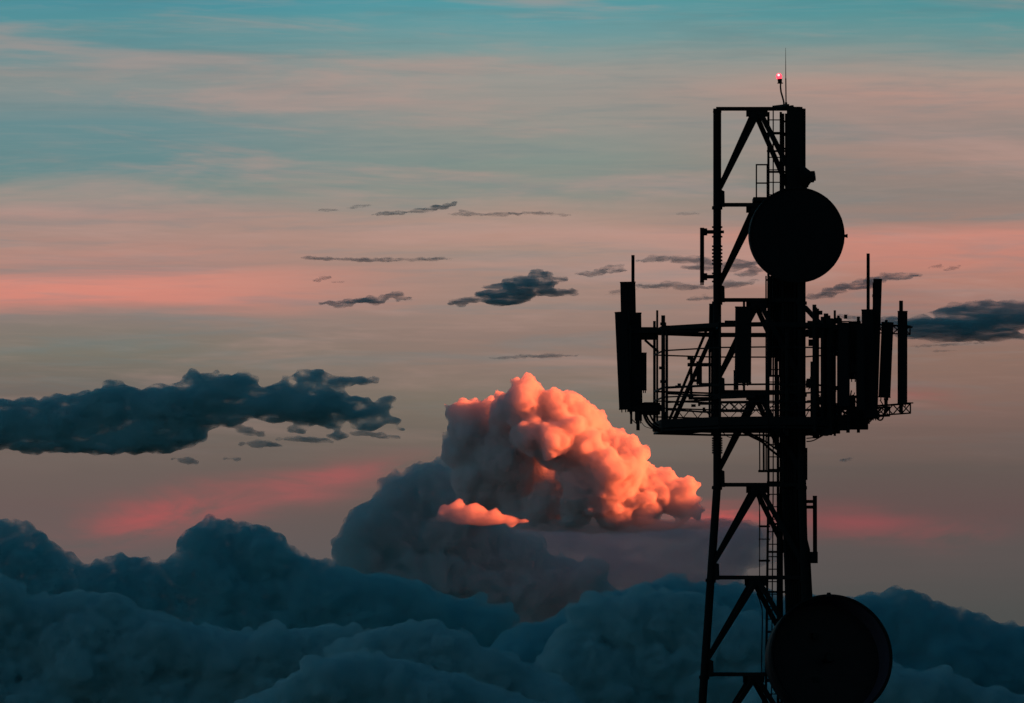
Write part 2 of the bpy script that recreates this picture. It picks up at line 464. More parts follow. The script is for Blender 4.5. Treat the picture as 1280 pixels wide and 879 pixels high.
gl.lathe(c0 - Vector((0, 0, .075)), (0, 0, 1), [(0, .045), (.015, .06), (.05, .074), (.085, .074), (.12, .055), (.14, .03), (.148, .008)], 20)
gl.build('lamp_dome', em, lampr)
MB().lathe(c0 + Vector((-.012, -.07, .02)), (0, -1, .2), [(0, .03), (.006, .03), (.012, .018)], 12).build('lamp_highlight_lens', core, lampr)
rod = root('lightning_rod', P(982.5, 132, -.1), 'thin vertical lightning rod rising beside the red lamp', 'lightning rod')
MB().tube(P(982.6, 132, -.1), P(982.2, 98, -.1), .016, 6).tube(P(982.2, 98, -.1), P(982, 60, -.1), .011, 6, .004).build('rod', M['galv'], rod)
MB().tube(P(982.6, 132, -.1), P(982.6, 128, -.1), .03, 8).build('rod_base', M['galv'], rod)

# ---------------------------------------------------------------- dishes
def dish(u, v, d, rad, axis, label, name='microwave_dish', depth=.42, open_=False):
    """axis points out of the dish's mouth"""
    c = P(u, v, d); r = rad * PX; ax = Vector(axis).normalized()
    rt = root(name, c, label, 'dish')
    k = depth * r
    MB().lathe(c, ax, [(-k, r * .93), (-k * .98, r * .975), (0, r * .985), (0, r * .955), (-k * .9, r * .94)], 96, False).build('shroud', M['drum'], rt)
    MB().lathe(c, ax, [(-.012, r * .986), (-.012, r), (.035, r), (.035, r * .965), (.01, r * .958)], 96, False).build('rim', M['galv'], rt)
    if open_:
        MB().lathe(c, ax, [(.02, r * .95), (-k * .6, r * .93), (-k * 1.0, r * .91)], 96, False).build('shroud_lining', M['lining'], rt)
        MB().tube(c - ax * k * 1.3, c - ax * .12, .06, 12).tube(c - ax * .2, c - ax * .1, .14, 16, .11).build('feed_horn', M['galv'], rt)
    else:
        MB().lathe(c, ax, [(.008, r * .955), (.02, r * .6), (.032, r * .2), (.034, .01)], 96).build('radome', M['radome'], rt)
    prof = [(-k - r * .36 * (1 - (q / 8.0) ** 2), r * .93 * q / 8.0 + .01) for q in range(0, 9)]
    MB().lathe(c, ax, prof, 64).build('reflector', M['drum'], rt)
    for t in range(12):                                                   # rim latches
        a = ax.orthogonal().normalized(); b = ax.cross(a); q = t / 12 * 2 * math.pi + .1
        w = a * math.cos(q) + b * math.sin(q)
        MB().bar(c + w * r * .99 - ax * .06, c + w * r * .99 + ax * .04, .03, .03, up=w).build('rim_latch', M['galv'], rt)
    hub = c - ax * (k + r * .36)
    MB().tube(hub + ax * .1, hub - ax * .22, .2, 20, .15).build('hub', M['galv'], rt)
    return rt, c, ax, r, hub
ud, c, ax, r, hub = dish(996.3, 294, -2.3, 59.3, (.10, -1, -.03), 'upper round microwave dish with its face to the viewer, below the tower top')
# dish hangs on the front right leg
MB().tube(LP(1, 262) + Vector((0, -.25, 0)), LP(1, 326) + Vector((0, -.25, 0)), .06, 12).build('mount_pipe', M['galv'], ud)
for v in (274, 314):
    MB().bar(P(999, v, -1.9), P(1000, v, -1.1), .12, .12).build('mount_arm', M['galv'], ud)
MB().bar(P(1054, 295, -2.05), P(1059, 295, -2.05), .08, .07).tube(P(1058, 295, -2.05), P(1059.5, 295, -2.05), .05, 8).build('side_strut_lug', M['galv'], ud)
MB().tube(P(1054, 295, -2.1), P(1004, 292, -.95), .03, 8).build('side_strut', M['galv'], ud)
# radio unit just above the upper dish
ru = root('radio_unit', P(1006, 220, -1.3), 'small lumpy radio unit poking out to the right just above the upper dish', 'radio unit')
MB().lathe(P(1002, 222, -1.3), (1, -.15, .12), [(0, .30), (.09, .29), (.17, .2), (.24, .13), (.34, .125)], 24).build('horn', M['galv'], ru)
MB().box(P(1013.2, 221.8, -1.35), .17, .26, .24, bev=.03).build('housing', M['radome'], ru)
MB().bar(P(1009, 231, -1.3), P(998, 236, -1.2), .08, .12).bar(P(1004, 208, -1.3), P(998, 206, -1.2), .08, .1).build('bracket', M['galv'], ru)
ld_, c, ax, r, hub = dish(1039.5, 820.5, -2.6, 77.3, (.21, -1, .15), 'larger open lower dish at the bottom of the photo, right of the ladder', depth=.5, open_=True)
MB().tube(LP(1, 770) + Vector((.1, -.3, 0)), LP(1, 880) + Vector((.1, -.3, 0)), .07, 12).build('mount_pipe', M['galv'], ld_)
for v in (795, 850):
    MB().bar(P(1020, v, -2.0), P(1008, v, -1.3), .14, .14).build('mount_arm', M['galv'], ld_)
MB().tube(P(1036, 746, -2.6), P(1036, 740.8, -2.6), .07, 10, .045).build('top_lug', M['galv'], ld_)

# ---------------------------------------------------------------- panel antennas
def panel(u0, v0, u1, v1, w, d, label, depth=.13, rz=0.0, pipe=None, arm=None, group='panel antennas on the ring platform', name='panel_antenna', cat='antenna', wb=None, cap=True):
    """u0,v0 middle of the top; u1,v1 middle of the bottom; w width in photo pixels"""
    a, b = P(u0, v0, d), P(u1, v1, d)
    rt = root(name, b, label, cat, group)
    w_ = w * PX; c = (a + b) / 2; dz = (a - b)
    ax = dz.normalized(); yv = Vector((math.sin(rz), -math.cos(rz), 0)); xv = yv.cross(ax).normalized() * -1; yv = ax.cross(xv)
    m = Matrix((xv, yv, ax)).transposed().to_4x4()
    MB().box(c, w_, depth, dz.length, bev=.035, m=m).build('radome', M['radome'], rt)
    for q, s_ in ((a, -1), (b, 1)):
        MB().box(q + ax * .012 * s_, w_ * 1.04, depth * 1.08, .03, bev=.03, m=m).build('end_cap', M['galv'], rt)
    if pipe:
        pu, pv0, pv1, pr = pipe
        MB().tube(P(pu, pv1, d + .22), P(pu, pv0, d + .22), pr, 10).build('mount_pipe', M['galv'], rt)
        for t in (.12, .85):
            q = on(a, b, t); e = P(pu, v0 + (v1 - v0) * t, d + .22)
            MB().bar(q + Vector((0, depth * .45, 0)), e, .08, .07).build('bracket', M['galv'], rt)
    for k in (-.3, 0, .3):
        if abs(v1) and cap: MB().tube(b + xv * k * w_, b + xv * k * w_ - ax * .07, .014, 6).build('connector', M['galv'], rt)
    return rt
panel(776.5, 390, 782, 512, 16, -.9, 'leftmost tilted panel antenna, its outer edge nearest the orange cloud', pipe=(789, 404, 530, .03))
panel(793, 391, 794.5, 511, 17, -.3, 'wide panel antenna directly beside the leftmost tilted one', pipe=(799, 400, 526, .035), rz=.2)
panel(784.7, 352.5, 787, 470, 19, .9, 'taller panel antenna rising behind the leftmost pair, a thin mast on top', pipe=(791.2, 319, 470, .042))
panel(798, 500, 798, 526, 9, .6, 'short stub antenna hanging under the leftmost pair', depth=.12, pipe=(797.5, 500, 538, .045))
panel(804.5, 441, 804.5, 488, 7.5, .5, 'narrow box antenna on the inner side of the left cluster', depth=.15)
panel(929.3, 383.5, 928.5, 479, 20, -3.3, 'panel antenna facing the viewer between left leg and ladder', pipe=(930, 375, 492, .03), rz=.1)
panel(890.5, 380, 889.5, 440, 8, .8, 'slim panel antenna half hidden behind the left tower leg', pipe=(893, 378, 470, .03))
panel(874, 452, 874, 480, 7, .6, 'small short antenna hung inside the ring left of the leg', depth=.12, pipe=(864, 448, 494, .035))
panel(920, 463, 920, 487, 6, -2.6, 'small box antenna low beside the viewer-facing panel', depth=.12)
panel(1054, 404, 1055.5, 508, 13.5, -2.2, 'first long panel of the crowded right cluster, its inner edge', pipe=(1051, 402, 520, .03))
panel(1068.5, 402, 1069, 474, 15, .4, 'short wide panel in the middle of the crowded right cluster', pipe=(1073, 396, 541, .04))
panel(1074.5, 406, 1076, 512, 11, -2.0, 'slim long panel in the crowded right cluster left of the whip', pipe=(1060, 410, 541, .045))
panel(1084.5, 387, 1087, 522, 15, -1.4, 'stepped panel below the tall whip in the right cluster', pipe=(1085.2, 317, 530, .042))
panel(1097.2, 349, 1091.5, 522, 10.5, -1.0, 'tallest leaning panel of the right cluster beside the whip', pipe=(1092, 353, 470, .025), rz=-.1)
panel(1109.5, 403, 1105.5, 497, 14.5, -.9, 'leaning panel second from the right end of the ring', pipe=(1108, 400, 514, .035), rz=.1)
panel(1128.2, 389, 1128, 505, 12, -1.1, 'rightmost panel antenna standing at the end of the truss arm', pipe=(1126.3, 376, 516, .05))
panel(877.6, 285, 877.6, 353, 5.2, .0, 'thin side antenna bracketed to the left leg above the ring', depth=.11, group='slim side antennas', pipe=None)
so1 = panel(1018.6, 620, 1018.8, 700, 5.2, -.9, 'thin side antenna bracketed to the right side below the ring', depth=.11, group='slim side antennas')
MB().box(P(1013.5, 697, -.8), .34, .3, .28, bev=.02).build('junction_box', M['galv'], so1)
for v in (627, 634):
    MB().bar(P(1009, v, -.8), P(1018, v, -.9), .06, .08).build('bracket', M['galv'], so1)
so0 = [o for o in bpy.data.objects if o.get('label', '').startswith('thin side antenna bracketed to the left')][0]
for v in (290, 346):
    MB().bar(P(880, v, 0), P(893, v, 0), .09, .09).box(P(881.5, v, 0), .1, .16, .17).build('bracket', M['galv'], so0)
# remote radio boxes between the right-hand panels
def rbox(u, v, w, h, d, label):
    rt = root('remote_radio_unit', P(u, v + h / 2, d), label, 'radio unit', 'radio boxes in the right cluster')
    MB().box(P(u, v, d), w * PX, .22, h * PX, bev=.02).build('housing', M['radome'], rt)
    for k in range(5):
        MB().box(P(u - w * .35 + w * .175 * k, v, d - .13), .02, .05, h * PX * .85).build('cooling_fin', M['galv'], rt)
    MB().bar(P(u, v, d + .1), P(u, v, d + .3), .1, .12).build('bracket', M['galv'], rt)
rbox(1061, 440, 12, 34, -.9, 'upper inner radio box behind the right panels')
rbox(1082, 445, 14, 40, -.4, 'upper outer radio box below the whip')
rbox(1048, 430, 8, 30, .3, 'narrow radio box by the inner posts of the right cluster')
rbox(1090, 480, 10, 40, .2, 'low radio box under the leaning tall panel')
rbox(811, 417, 15, 15, -.2, 'small radio box on the arm of the left cluster')
rbox(813, 511, 17, 16, -.2, 'low radio box under the left cluster')
rbox(1093, 430, 10, 40, .1, 'radio box behind the tallest leaning panel')

# ---------------------------------------------------------------- ring platform
plat = root('antenna_platform', P(945, 535, 0), 'ring shaped antenna platform with rails and lattice arms round the tower', 'platform')
ring = [(818, 1.5), (829, -.9), (900, -2.6), (960, -2.9), (1018, -2.6), (1048, -1.2), (1042, 1.3), (1000, 2.7), (890, 2.6)]
def vfix(v, d): return v
def RP(k, v):
    u, d = ring[k % len(ring)]
    z = CAM_Z + (900 - v) * PX                    # one level all round
    q = P(u, v, d); return Vector((q.x, q.y, z))
def rail(v, w, h, name, skip=(), lat=None):
    for k in range(len(ring)):
        if k in skip: continue
        a, b = RP(k, v), RP(k + 1, v)
        if lat:
            up = Vector((0, 0, lat)); mb = MB().bar(a, b, w, h).bar(a + up, b + up, w, h)
            n = max(2, int((b - a).length / lat))
            for i in range(n):
                p, q = on(a, b, i / n), on(a, b, (i + 1) / n)
                if i % 2: p, q = p + up, q
                else: p, q = p, q + up
                mb.bar(p, q, w * .5, h * .5)
            mb.build(name, M['galv'], plat)
        else: MB().bar(a, b, w, h).build(name, M['galv'], plat)
rail(413, .09, .11, 'top_beam')
rail(441, .03, .035, 'handrail')
rail(487, .035, .045, 'handrail')
rail(499, .03, .035, 'handrail', skip=(3, 4, 5))
rail(532, .10, .21, 'floor_beam')
rail(540, .05, .05, 'floor_beam')
rail(519, .035, .035, 'lattice_rail', lat=.22, skip=(0, 1))
for k, v0, v1, r in ((0, 398, 538, .035), (1, 397, 541, .05), (2, 398, 540, .03), (3, 404, 538, .03), (4, 388, 545, .05), (5, 398, 540, .035), (6, 400, 540, .04), (7, 405, 540, .03), (8, 400, 540, .03)):
    MB().tube(RP(k, v1), RP(k, v0), r, 10).build('post', M['galv'], plat)
for u, d, v0, v1, r in ((833.5, -1.0, 413, 538, .035), (821.5, .9, 388, 538, .028), (1019.8, 1.0, 386, 548, .085), (1032.5, .9, 392, 545, .06), (1037.5, -1.8, 398, 540, .085), (1043.5, -.2, 388, 545, .03), (887, -2.2, 418, 534, .028), (1028, -2.0, 396, 540, .045), (984, -2.6, 405, 545, .05), (970, 2.2, 380, 560, .04), (1014.5, -1.7, 452, 545, .03)):
    MB().tube(P(u, v1, d), P(u, v0, d), r, 10).build('post', M['galv'], plat)
# radial beams tie the ring to the tower legs
for k, i in ((0, 0), (1, 0), (2, 0), (3, 1), (4, 1), (5, 1), (6, 2), (7, 2), (8, 0)):
    for v, w in ((412, .10), (531, .13)):
        q = RP(k, v); e = Vector((LP(i, v).x, LP(i, v).y, q.z))
        MB().bar(q, e, .07, w).build('radial_beam', M['galv'], plat)
for a, b, w in (((893, 413, -.1), (842, 527, -.9), .08), ((883, 413, .7), (836, 527, .9), .06), ((1006, 384, -.9), (1032, 412, -1.8), .09), ((1006, 384, .9), (1030, 412, 1.8), .07),
                ((1008, 600, -1), (1008, 560, -1.1), .05), ((836, 540, -.8), (829, 515, -.8), .1), ((806, 425, .2), (823, 440, .2), .06), ((893, 496, -.2), (946, 494, -2.2), .12)):
    MB().bar(P(*a), P(*b), w, w).build('knee_brace', M['steel'], plat)
# outrigger arms carrying the left and right clusters
for v, hgt in ((413, .12), (510, .16)):
    MB().bar(P(829, v, -.4), P(784, v + 1, -.4), .09, hgt).build('outrigger', M['galv'], plat)
    MB().bar(P(822, v, .8), P(788, v + 1, .8), .07, hgt * .8).build('outrigger', M['galv'], plat)
MB().box(P(811, 417, .3), .40, .5, .30).build('outrigger_clamp', M['galv'], plat)
MB().box(P(812, 511, .3), .52, .6, .28).build('outrigger_clamp', M['galv'], plat)
def truss(a, b, hgt, n, vend=True, w=.035):
    a, b = Vector(a), Vector(b); up = Vector((0, 0, hgt))
    t = MB().bar(a, b, w, w).bar(a + up, b + up, w * 1.3, w * 1.3).build('truss_arm', M['galv'], plat)
    for i in range(n):
        p, q = on(a, b, i / n), on(a, b, (i + 1) / n)
        MB().bar(p, q + up, .022, .022).build('web_bar', M['galv'], t); MB().bar(p + up, q, .022, .022).build('web_bar', M['galv'], t)
    if vend: MB().bar(b, b + up, w, w).build('end_bar', M['galv'], t)
truss(P(1030, 524, 1.4), P(1138, 516.5, -1.3), .24, 10)
truss(P(1030, 524, 2.0), P(1112, 520, .6), .22, 8)
truss(P(1010, 412, 1.6), P(1137.5, 418, -1.1), .20, 12)
truss(P(900, 514.5, -2.5), P(935, 514.5, -2.8), .22, 3)
MB().bar(P(1134, 503.8, -1.2), P(1141, 503.8, -1.35), .04, .03).build('arm_tip', M['galv'], plat)
MB().bar(P(1130, 409, -1.1), P(1140.5, 409, -1.2), .03, .04).build('arm_tip', M['galv'], plat)
for u, v, d, w, h in ((1028, 416, .6, 34, 13), (1053, 424, .9, 20, 36), (1066, 452, .9, 24, 44), (1078, 435, .7, 16, 50), (1060, 528, .4, 50, 18), (1030, 533, .6, 40, 18), (1023, 540, -1.8, 34, 8), (1047, 529, -1.2, 30, 18), (1075, 517, -.9, 26, 14), (1030, 519, .8, 22, 20), (1000, 535, -2.2, 40, 10), (1092, 519, -1.1, 14, 9), (1046, 417, -.4, 20, 16), (1060, 505, -.2, 18, 14)):
    MB().box(P(u, v, d), w * PX, .35, h * PX).build('equipment_bracket', M['galv'], plat)
for u, v in ((1019.5, 387), (1026, 391), (1036, 397), (1057, 396)):
    MB().box(P(u, v, -.5), .08, .08, .1).build('post_cap', M['galv'], plat)
MB().bar(P(1014, 402, .5), P(1062, 402, .3), .025, .03).build('handrail', M['galv'], plat)
MB().lathe(P(1047, 400, .2), (1, 0, 0), [(-.11, .03), (-.06, .06), (.06, .06), (.11, .03)], 12).build('cable_reel', M['galv'], plat)
MB().bar(P(890, 393 + 13, -2.4), P(918, 393 + 13, -2.9), .03, .03).bar(P(907, 402, -2.5), P(919, 402, -2.8), .06, .05).build('handrail', M['galv'], plat)
for u, v, d in ((829, 477, -.95), (829, 405, -.95), (863, 448, .5), (863, 495, .5), (827.5, 460, 1.2), (1044, 486, -.3)):
    MB().box(P(u, v, d), .15, .12, .07).build('pipe_clamp', M['galv'], plat)
for v in (456, 505, 515, 527, 480):
    MB().bar(P(875, v, .6), P(895, v, 0), .035, .05).build('stand_off', M['galv'], plat)
MB().bar(P(860, 456, .55), P(893, 456, .1), .05, .09).build('stand_off', M['galv'], plat)
MB().bar(P(861, 498, .4), P(893, 498, .1), .04, .07).build('stand_off', M['galv'], plat)
for v0, v1 in ((485, 482), (492, 495), (503, 500), (512, 516)):
    MB().bar(P(834, v0, -.9), P(893, v1, .2 if v0 % 2 else -2.0), .03, .045).build('guard_bar', M['galv'], plat)

# ---------------------------------------------------------------- loose cables
def cable(pts, r, label, grp='loose jumper cables on the ring platform'):
    pts = [P(*p) for p in pts]
    out_ = []
    for i in range(len(pts) - 1):                                    # Catmull-Rom
        p0, p1, p2, p3 = pts[max(i - 1, 0)], pts[i], pts[i + 1], pts[min(i + 2, len(pts) - 1)]
        for k in range(5):
            t = k / 5; out_.append(.5 * ((2 * p1) + (p2 - p0) * t + (2 * p0 - 5 * p1 + 4 * p2 - p3) * t * t + (3 * p1 - p0 - 3 * p2 + p3) * t ** 3))
    out_.append(pts[-1])
    o = MB().path(out_, r, 6).build('jumper_cable', M['cable']); o['label'] = label; o['category'] = 'cable'; o['group'] = grp
cable([(801, 500, -.4), (806, 522, -.4), (815, 534, -.4), (829, 540, -.3), (860, 541, 0), (896, 537, .2)], .03, 'outermost thick cable loop dropping from the left cluster to the ring floor')
cable([(806, 515, -.3), (812, 527, -.3), (822, 535, -.3), (836, 538, -.2), (880, 539, .2)], .025, 'second cable loop just inside the outermost one at lower left')
cable([(812, 518, -.2), (818, 528, -.2), (828, 534, -.2), (850, 541, -.1), (885, 538, .2)], .025, 'innermost cable loop at the lower left corner of the ring')
cable([(800, 525, -.5), (806, 533, -.5), (816, 536, -.5), (824, 538, -.5)], .008, 'hair-thin wire sagging under the left cluster')
cable([(787, 514, -.8), (790, 524, -.8), (796, 530, -.6)], .012, 'thin short pigtail under the leftmost panel')
cable([(904, 541, 0), (910, 546, 0), (917, 547, 0), (925, 543, 0)], .01, 'thin wire drooping right of the left leg under the ring')
cable([(925, 538, -1.5), (940, 546, -1.3), (952, 552, -1), (962, 561, -.8), (976, 572, -.7)], .03, 'thick cable falling from the ring floor towards the ladder')
cable([(928, 537, -1.4), (944, 545, -1.2), (957, 552, -1), (968, 560, -.8), (978, 566, -.7)], .022, 'thinner cable running just above the thick falling cable')
cable([(1008, 552, -1), (1016, 551, -1), (1026, 546, -1), (1036, 540, -1)], .014, 'lowest of the cables sagging right of the mast under the ring')
cable([(1008, 548, -1), (1018, 547, -1), (1028, 544, -1), (1040, 538, -1)], .014, 'middle cable sagging right of the mast under the ring')
cable([(1008, 543, -1), (1018, 544, -1), (1028, 541, -1), (1036, 538, -1)], .012, 'upper cable sagging right of the mast under the ring')
cable([(1095, 500, -1), (1093, 514, -1), (1097, 524, -1), (1103, 524, -1), (1106, 512, -1), (1106, 498, -1)], .02, 'round cable loop below the leaning panel near the truss end')
cable([(1090, 505, -1), (1100, 516, -1), (1104, 508, -1), (1100, 500, -1)], .014, 'small inner cable loop hanging inside the truss near its end')
cable([(1044, 542, -1), (1050, 538, -1), (1058, 533, -1), (1064, 530, -1)], .012, 'thin cable rising to the hanging pipes under the right cluster')
cable([(1027, 470, -1), (1033, 478, -1), (1032, 486, -1), (1026, 486, -1)], .014, 'small cable coil between the inner right posts')
cable([(1010, 474, -1), (1015, 481, -1), (1010, 487, -1)], .012, 'short curled cable tight against the mast at mid ring')
cable([(1050, 527, -1), (1062, 530, -1), (1072, 531, -1), (1078, 524, -1)], .014, 'cable bowing between the hanging pipes at right')
cable([(946, 620, -.7), (949, 632, -.7), (950, 650, -.7), (949.5, 700, -.7), (949.5, 742, -.7)], .009, 'thin wire running down left of the ladder below the ring')
cable([(946, 742, -.7), (950, 752, -.7), (953, 770, -.7), (952, 830, -.7), (954, 900, -.7)], .016, 'cable wandering down the ladder side near the lower dish')

random.seed(21)
for k in range(34):                                  # tangle of short jumpers under the right-hand cluster
    u = random.uniform(1010, 1092); v = random.uniform(488, 524); w = random.uniform(6, 16); h = random.uniform(8, 20); d = random.uniform(-2, 1.2)
    a = P(u, v, d); c = P(u + w, v + random.uniform(-8, 4), d + random.uniform(-.6, .6)); m_ = P(u + w * .5, min(v + h, 541), d)
    MB().path([(a * (1 - t) + m_ * t) * (1 - t) + (m_ * (1 - t) + c * t) * t + Vector((0, 0, -.06 * math.sin(math.pi * t))) for t in [i / 8 for i in range(9)]], random.uniform(.009, .018), 5).build('jumper_cable', M['cable'], plat)
for k in range(14):
    u = random.uniform(1010, 1075); v = random.uniform(425, 520); d = random.uniform(-1.6, 1.4)
    MB().box(P(u, v, d), random.uniform(.06, .16), .12, random.uniform(.06, .22)).build('cable_clamp', M['galv'], plat)
for k in range(10):
    u = random.uniform(838, 890); v = random.uniform(480, 515); d = random.uniform(-1.2, 1.2)
    MB().box(P(u, v, d), random.uniform(.05, .12), .1, random.uniform(.05, .1)).build('cable_clamp', M['galv'], plat)
# ---------------------------------------------------------------- clouds
def cloud_material(name, surf, vol_density, vol_color, edge=0.5, aniso=0.0, lump=None, stretch=3.0, step=0.5, cut=(.33, .56)):
    m = bpy.data.materials.new(name); m.use_nodes = True
    t = m.node_tree; t.nodes.clear(); n_, l_ = t.nodes, t.links
    o = n_.new('ShaderNodeOutputMaterial')
    tr = n_.new('ShaderNodeBsdfTransparent')
    df = n_.new('ShaderNodeBsdfDiffuse'); df.inputs[0].default_value = (*surf, 1)
    mx = n_.new('ShaderNodeMixShader'); l_.new(tr.outputs[0], mx.inputs[1]); l_.new(df.outputs[0], mx.inputs[2])
    mx.inputs[0].default_value = edge
    l_.new(mx.outputs[0], o.inputs[0])
    if vol_density:
        v = n_.new('ShaderNodeVolumePrincipled')
        v.inputs['Color'].default_value = (*vol_color, 1); v.inputs['Density'].default_value = vol_density
        v.inputs['Anisotropy'].default_value = aniso
        if lump:                                        # vapour of uneven thickness: torn, thin edges
            tc_ = n_.new('ShaderNodeTexCoord'); mp = n_.new('ShaderNodeMapping'); l_.new(tc_.outputs['Object'], mp.inputs[0])
            mp.inputs['Scale'].default_value = (1 / stretch, 1 / stretch, 1.0); mp.inputs['Rotation'].default_value = (0, R(-9), 0)
            nn = n_.new('ShaderNodeTexNoise'); l_.new(mp.outputs[0], nn.inputs['Vector'])
            nn.inputs['Scale'].default_value = 1 / lump; nn.inputs['Detail'].default_value = 4; nn.inputs['Roughness'].default_value = .6
            mr = n_.new('ShaderNodeMapRange'); mr.interpolation_type = 'SMOOTHSTEP'; l_.new(nn.outputs['Fac'], mr.inputs['Value'])
            mr.inputs['From Min'].default_value = cut[0]; mr.inputs['From Max'].default_value = cut[1]
            mr.inputs['To Min'].default_value = .0; mr.inputs['To Max'].default_value = vol_density * 1.5
            l_.new(mr.outputs[0], v.inputs['Density']); m.cycles.volume_step_rate = step
        l_.new(v.outputs[0], o.inputs['Volume'])
    return m

_ico = {}
def ico(sub):
    if sub not in _ico:
        b = bmesh.new(); bmesh.ops.create_icosphere(b, subdivisions=sub, radius=1.0)
        b.verts.ensure_lookup_table()
        _ico[sub] = (np.array([v.co[:] for v in b.verts]), np.array([[v.index for v in f.verts] for f in b.faces]))
        b.free()
    return _ico[sub]

def billow(blobs, rng, gen, floor_v=None):
    """grow ever smaller lobes on the lobes, like a cauliflower"""
    outl = list(blobs)
    cur = list(blobs)
    for g, (count, lo, hi) in enumerate(gen):
        nxt = []
        for b in cur:
            for _ in range(count):
                d = rng.normal(size=3); d /= np.linalg.norm(d)
                if d[2] > 0.6: d[2] *= -1                 # most of them on the near side
                if d[1] > 0.5 and rng.uniform() < .5: d[1] *= -1
                k = lo + (hi - lo) * rng.uniform() ** 1.6
                e = 1.0 - k * rng.uniform(.1, .45)
                q = (b[0] + d[0] * b[3] * e, b[1] + d[1] * b[4] * e, b[2] - abs(d[2]) * b[5] * e if rng.uniform() < .75 else b[2] + d[2] * b[5] * e, b[3] * k, b[4] * k, b[5] * k)
                nxt.append(q)
        outl += nxt; cur = nxt
    if floor_v is not None:
        outl = [b for b in outl if b[1] + b[4] * 0.3 < floor_v]
    return outl

def prune(me, name):
    """drop hollow pockets inside the cloud and stray crumbs"""
    nv = len(me.vertices)
    co_ = np.empty(nv * 3); me.vertices.foreach_get('co', co_); co_ = co_.reshape(-1, 3)
    ed = np.empty(len(me.edges) * 2, int); me.edges.foreach_get('vertices', ed); ed = ed.reshape(-1, 2)
    lab = np.arange(nv)
    while True:
        m = np.minimum(lab[ed[:, 0]], lab[ed[:, 1]]); new = lab.copy()
        np.minimum.at(new, ed[:, 0], m); np.minimum.at(new, ed[:, 1], m)
        new = new[new]; new = new[new]
        if (new == lab).all(): break
        lab = new
    me.calc_loop_triangles()
    tr_ = np.empty(len(me.loop_triangles) * 3, int); me.loop_triangles.foreach_get('vertices', tr_); tr_ = tr_.reshape(-1, 3)
    a, b, c = co_[tr_[:, 0]], co_[tr_[:, 1]], co_[tr_[:, 2]]
    vol = np.bincount(lab[tr_[:, 0]], np.einsum('ij,ij->i', a, np.cross(b, c)) / 6, minlength=nv)
    cnt = np.bincount(lab, minlength=nv)
    keep_root = (vol > 0) & (cnt >= 30) & (vol > vol.max() * .004)
    kt = keep_root[lab[tr_[:, 0]]]; tr_ = tr_[kt]
    used = np.unique(tr_); idx = np.full(nv, -1); idx[used] = np.arange(len(used))
    out_ = bpy.data.meshes.new(name); out_.from_pydata(co_[used].tolist(), [], idx[tr_].tolist())
    for m in me.materials: out_.materials.append(m)
    bpy.data.meshes.remove(me)
    return out_

def make_cloud(name, blobs, Y, mat, label, group=None, seed=1, gen=((9, .25, .55), (6, .3, .55), (3, .35, .55)), voxel=2.5, disp=((26, 5), (10, 2.2)), floor_v=None, cat='cloud', smooth=True, extra_tags=None):
    """blobs: lobes (u, v, w, radius across, radius in depth, radius up) in units of Y/F metres, w = depth behind the cloud's own distance Y"""
    rng = np.random.default_rng(seed)
    s = Y / F
    bl = [(b[0], b[1], b[2], b[3], b[5], b[4]) for b in blobs]
    bl = billow(bl, rng, gen, floor_v=floor_v)
    c0 = at(bl[0][0], bl[0][1], Y)
    vs, fs, off = [], [], 0
    for (u, v, w, ru, rv, rw) in bl:
        if rv < voxel * 0.8: continue
        pv, pf = ico(2 if rv > voxel * 7 else 1)
        c = at(u, v, Y)
        p = pv * np.array([ru * s, rw * s, rv * s]) + np.array([c.x - c0.x, w * s, c.z - c0.z])
        vs.append(p); fs.append(pf + off); off += len(pv)
    me = bpy.data.meshes.new(name)
    vs = np.concatenate(vs); fs = np.concatenate(fs)
    me.from_pydata(vs.tolist(), [], fs.tolist())
    o = bpy.data.objects.new(name, me); col.objects.link(o); o.location = c0
    rm = o.modifiers.new('remesh', 'REMESH'); rm.mode = 'VOXEL'; rm.voxel_size = voxel * s; rm.use_smooth_shade = True
    if smooth:
        sm = o.modifiers.new('smooth', 'SMOOTH'); sm.iterations = 2; sm.factor = 0.4
    for i, (sz, st_) in enumerate(disp):
        tx = bpy.data.textures.new(name + '_puff', 'CLOUDS'); tx.noise_scale = sz * s; tx.noise_depth = 2; tx.noise_type = 'SOFT_NOISE'
        d = o.modifiers.new('puff', 'DISPLACE'); d.texture = tx; d.texture_coords = 'GLOBAL' if False else 'LOCAL'; d.strength = st_ * s * 2; d.mid_level = 0.5
    rm2 = o.modifiers.new('remesh', 'REMESH'); rm2.mode = 'VOXEL'; rm2.voxel_size = voxel * s * 1.05; rm2.use_smooth_shade = True
    me.materials.append(mat)
    dg = bpy.context.evaluated_depsgraph_get()
    ev = bpy.data.meshes.new_from_object(o.evaluated_get(dg), depsgraph=dg)
    ev = prune(ev, name)
    o.modifiers.clear(); o.data = ev; ev.name = name
    bpy.data.meshes.remove(me)
    ev.shade_smooth()
    o['label'] = label; o['category'] = cat
    if group: o['group'] = group
    return o
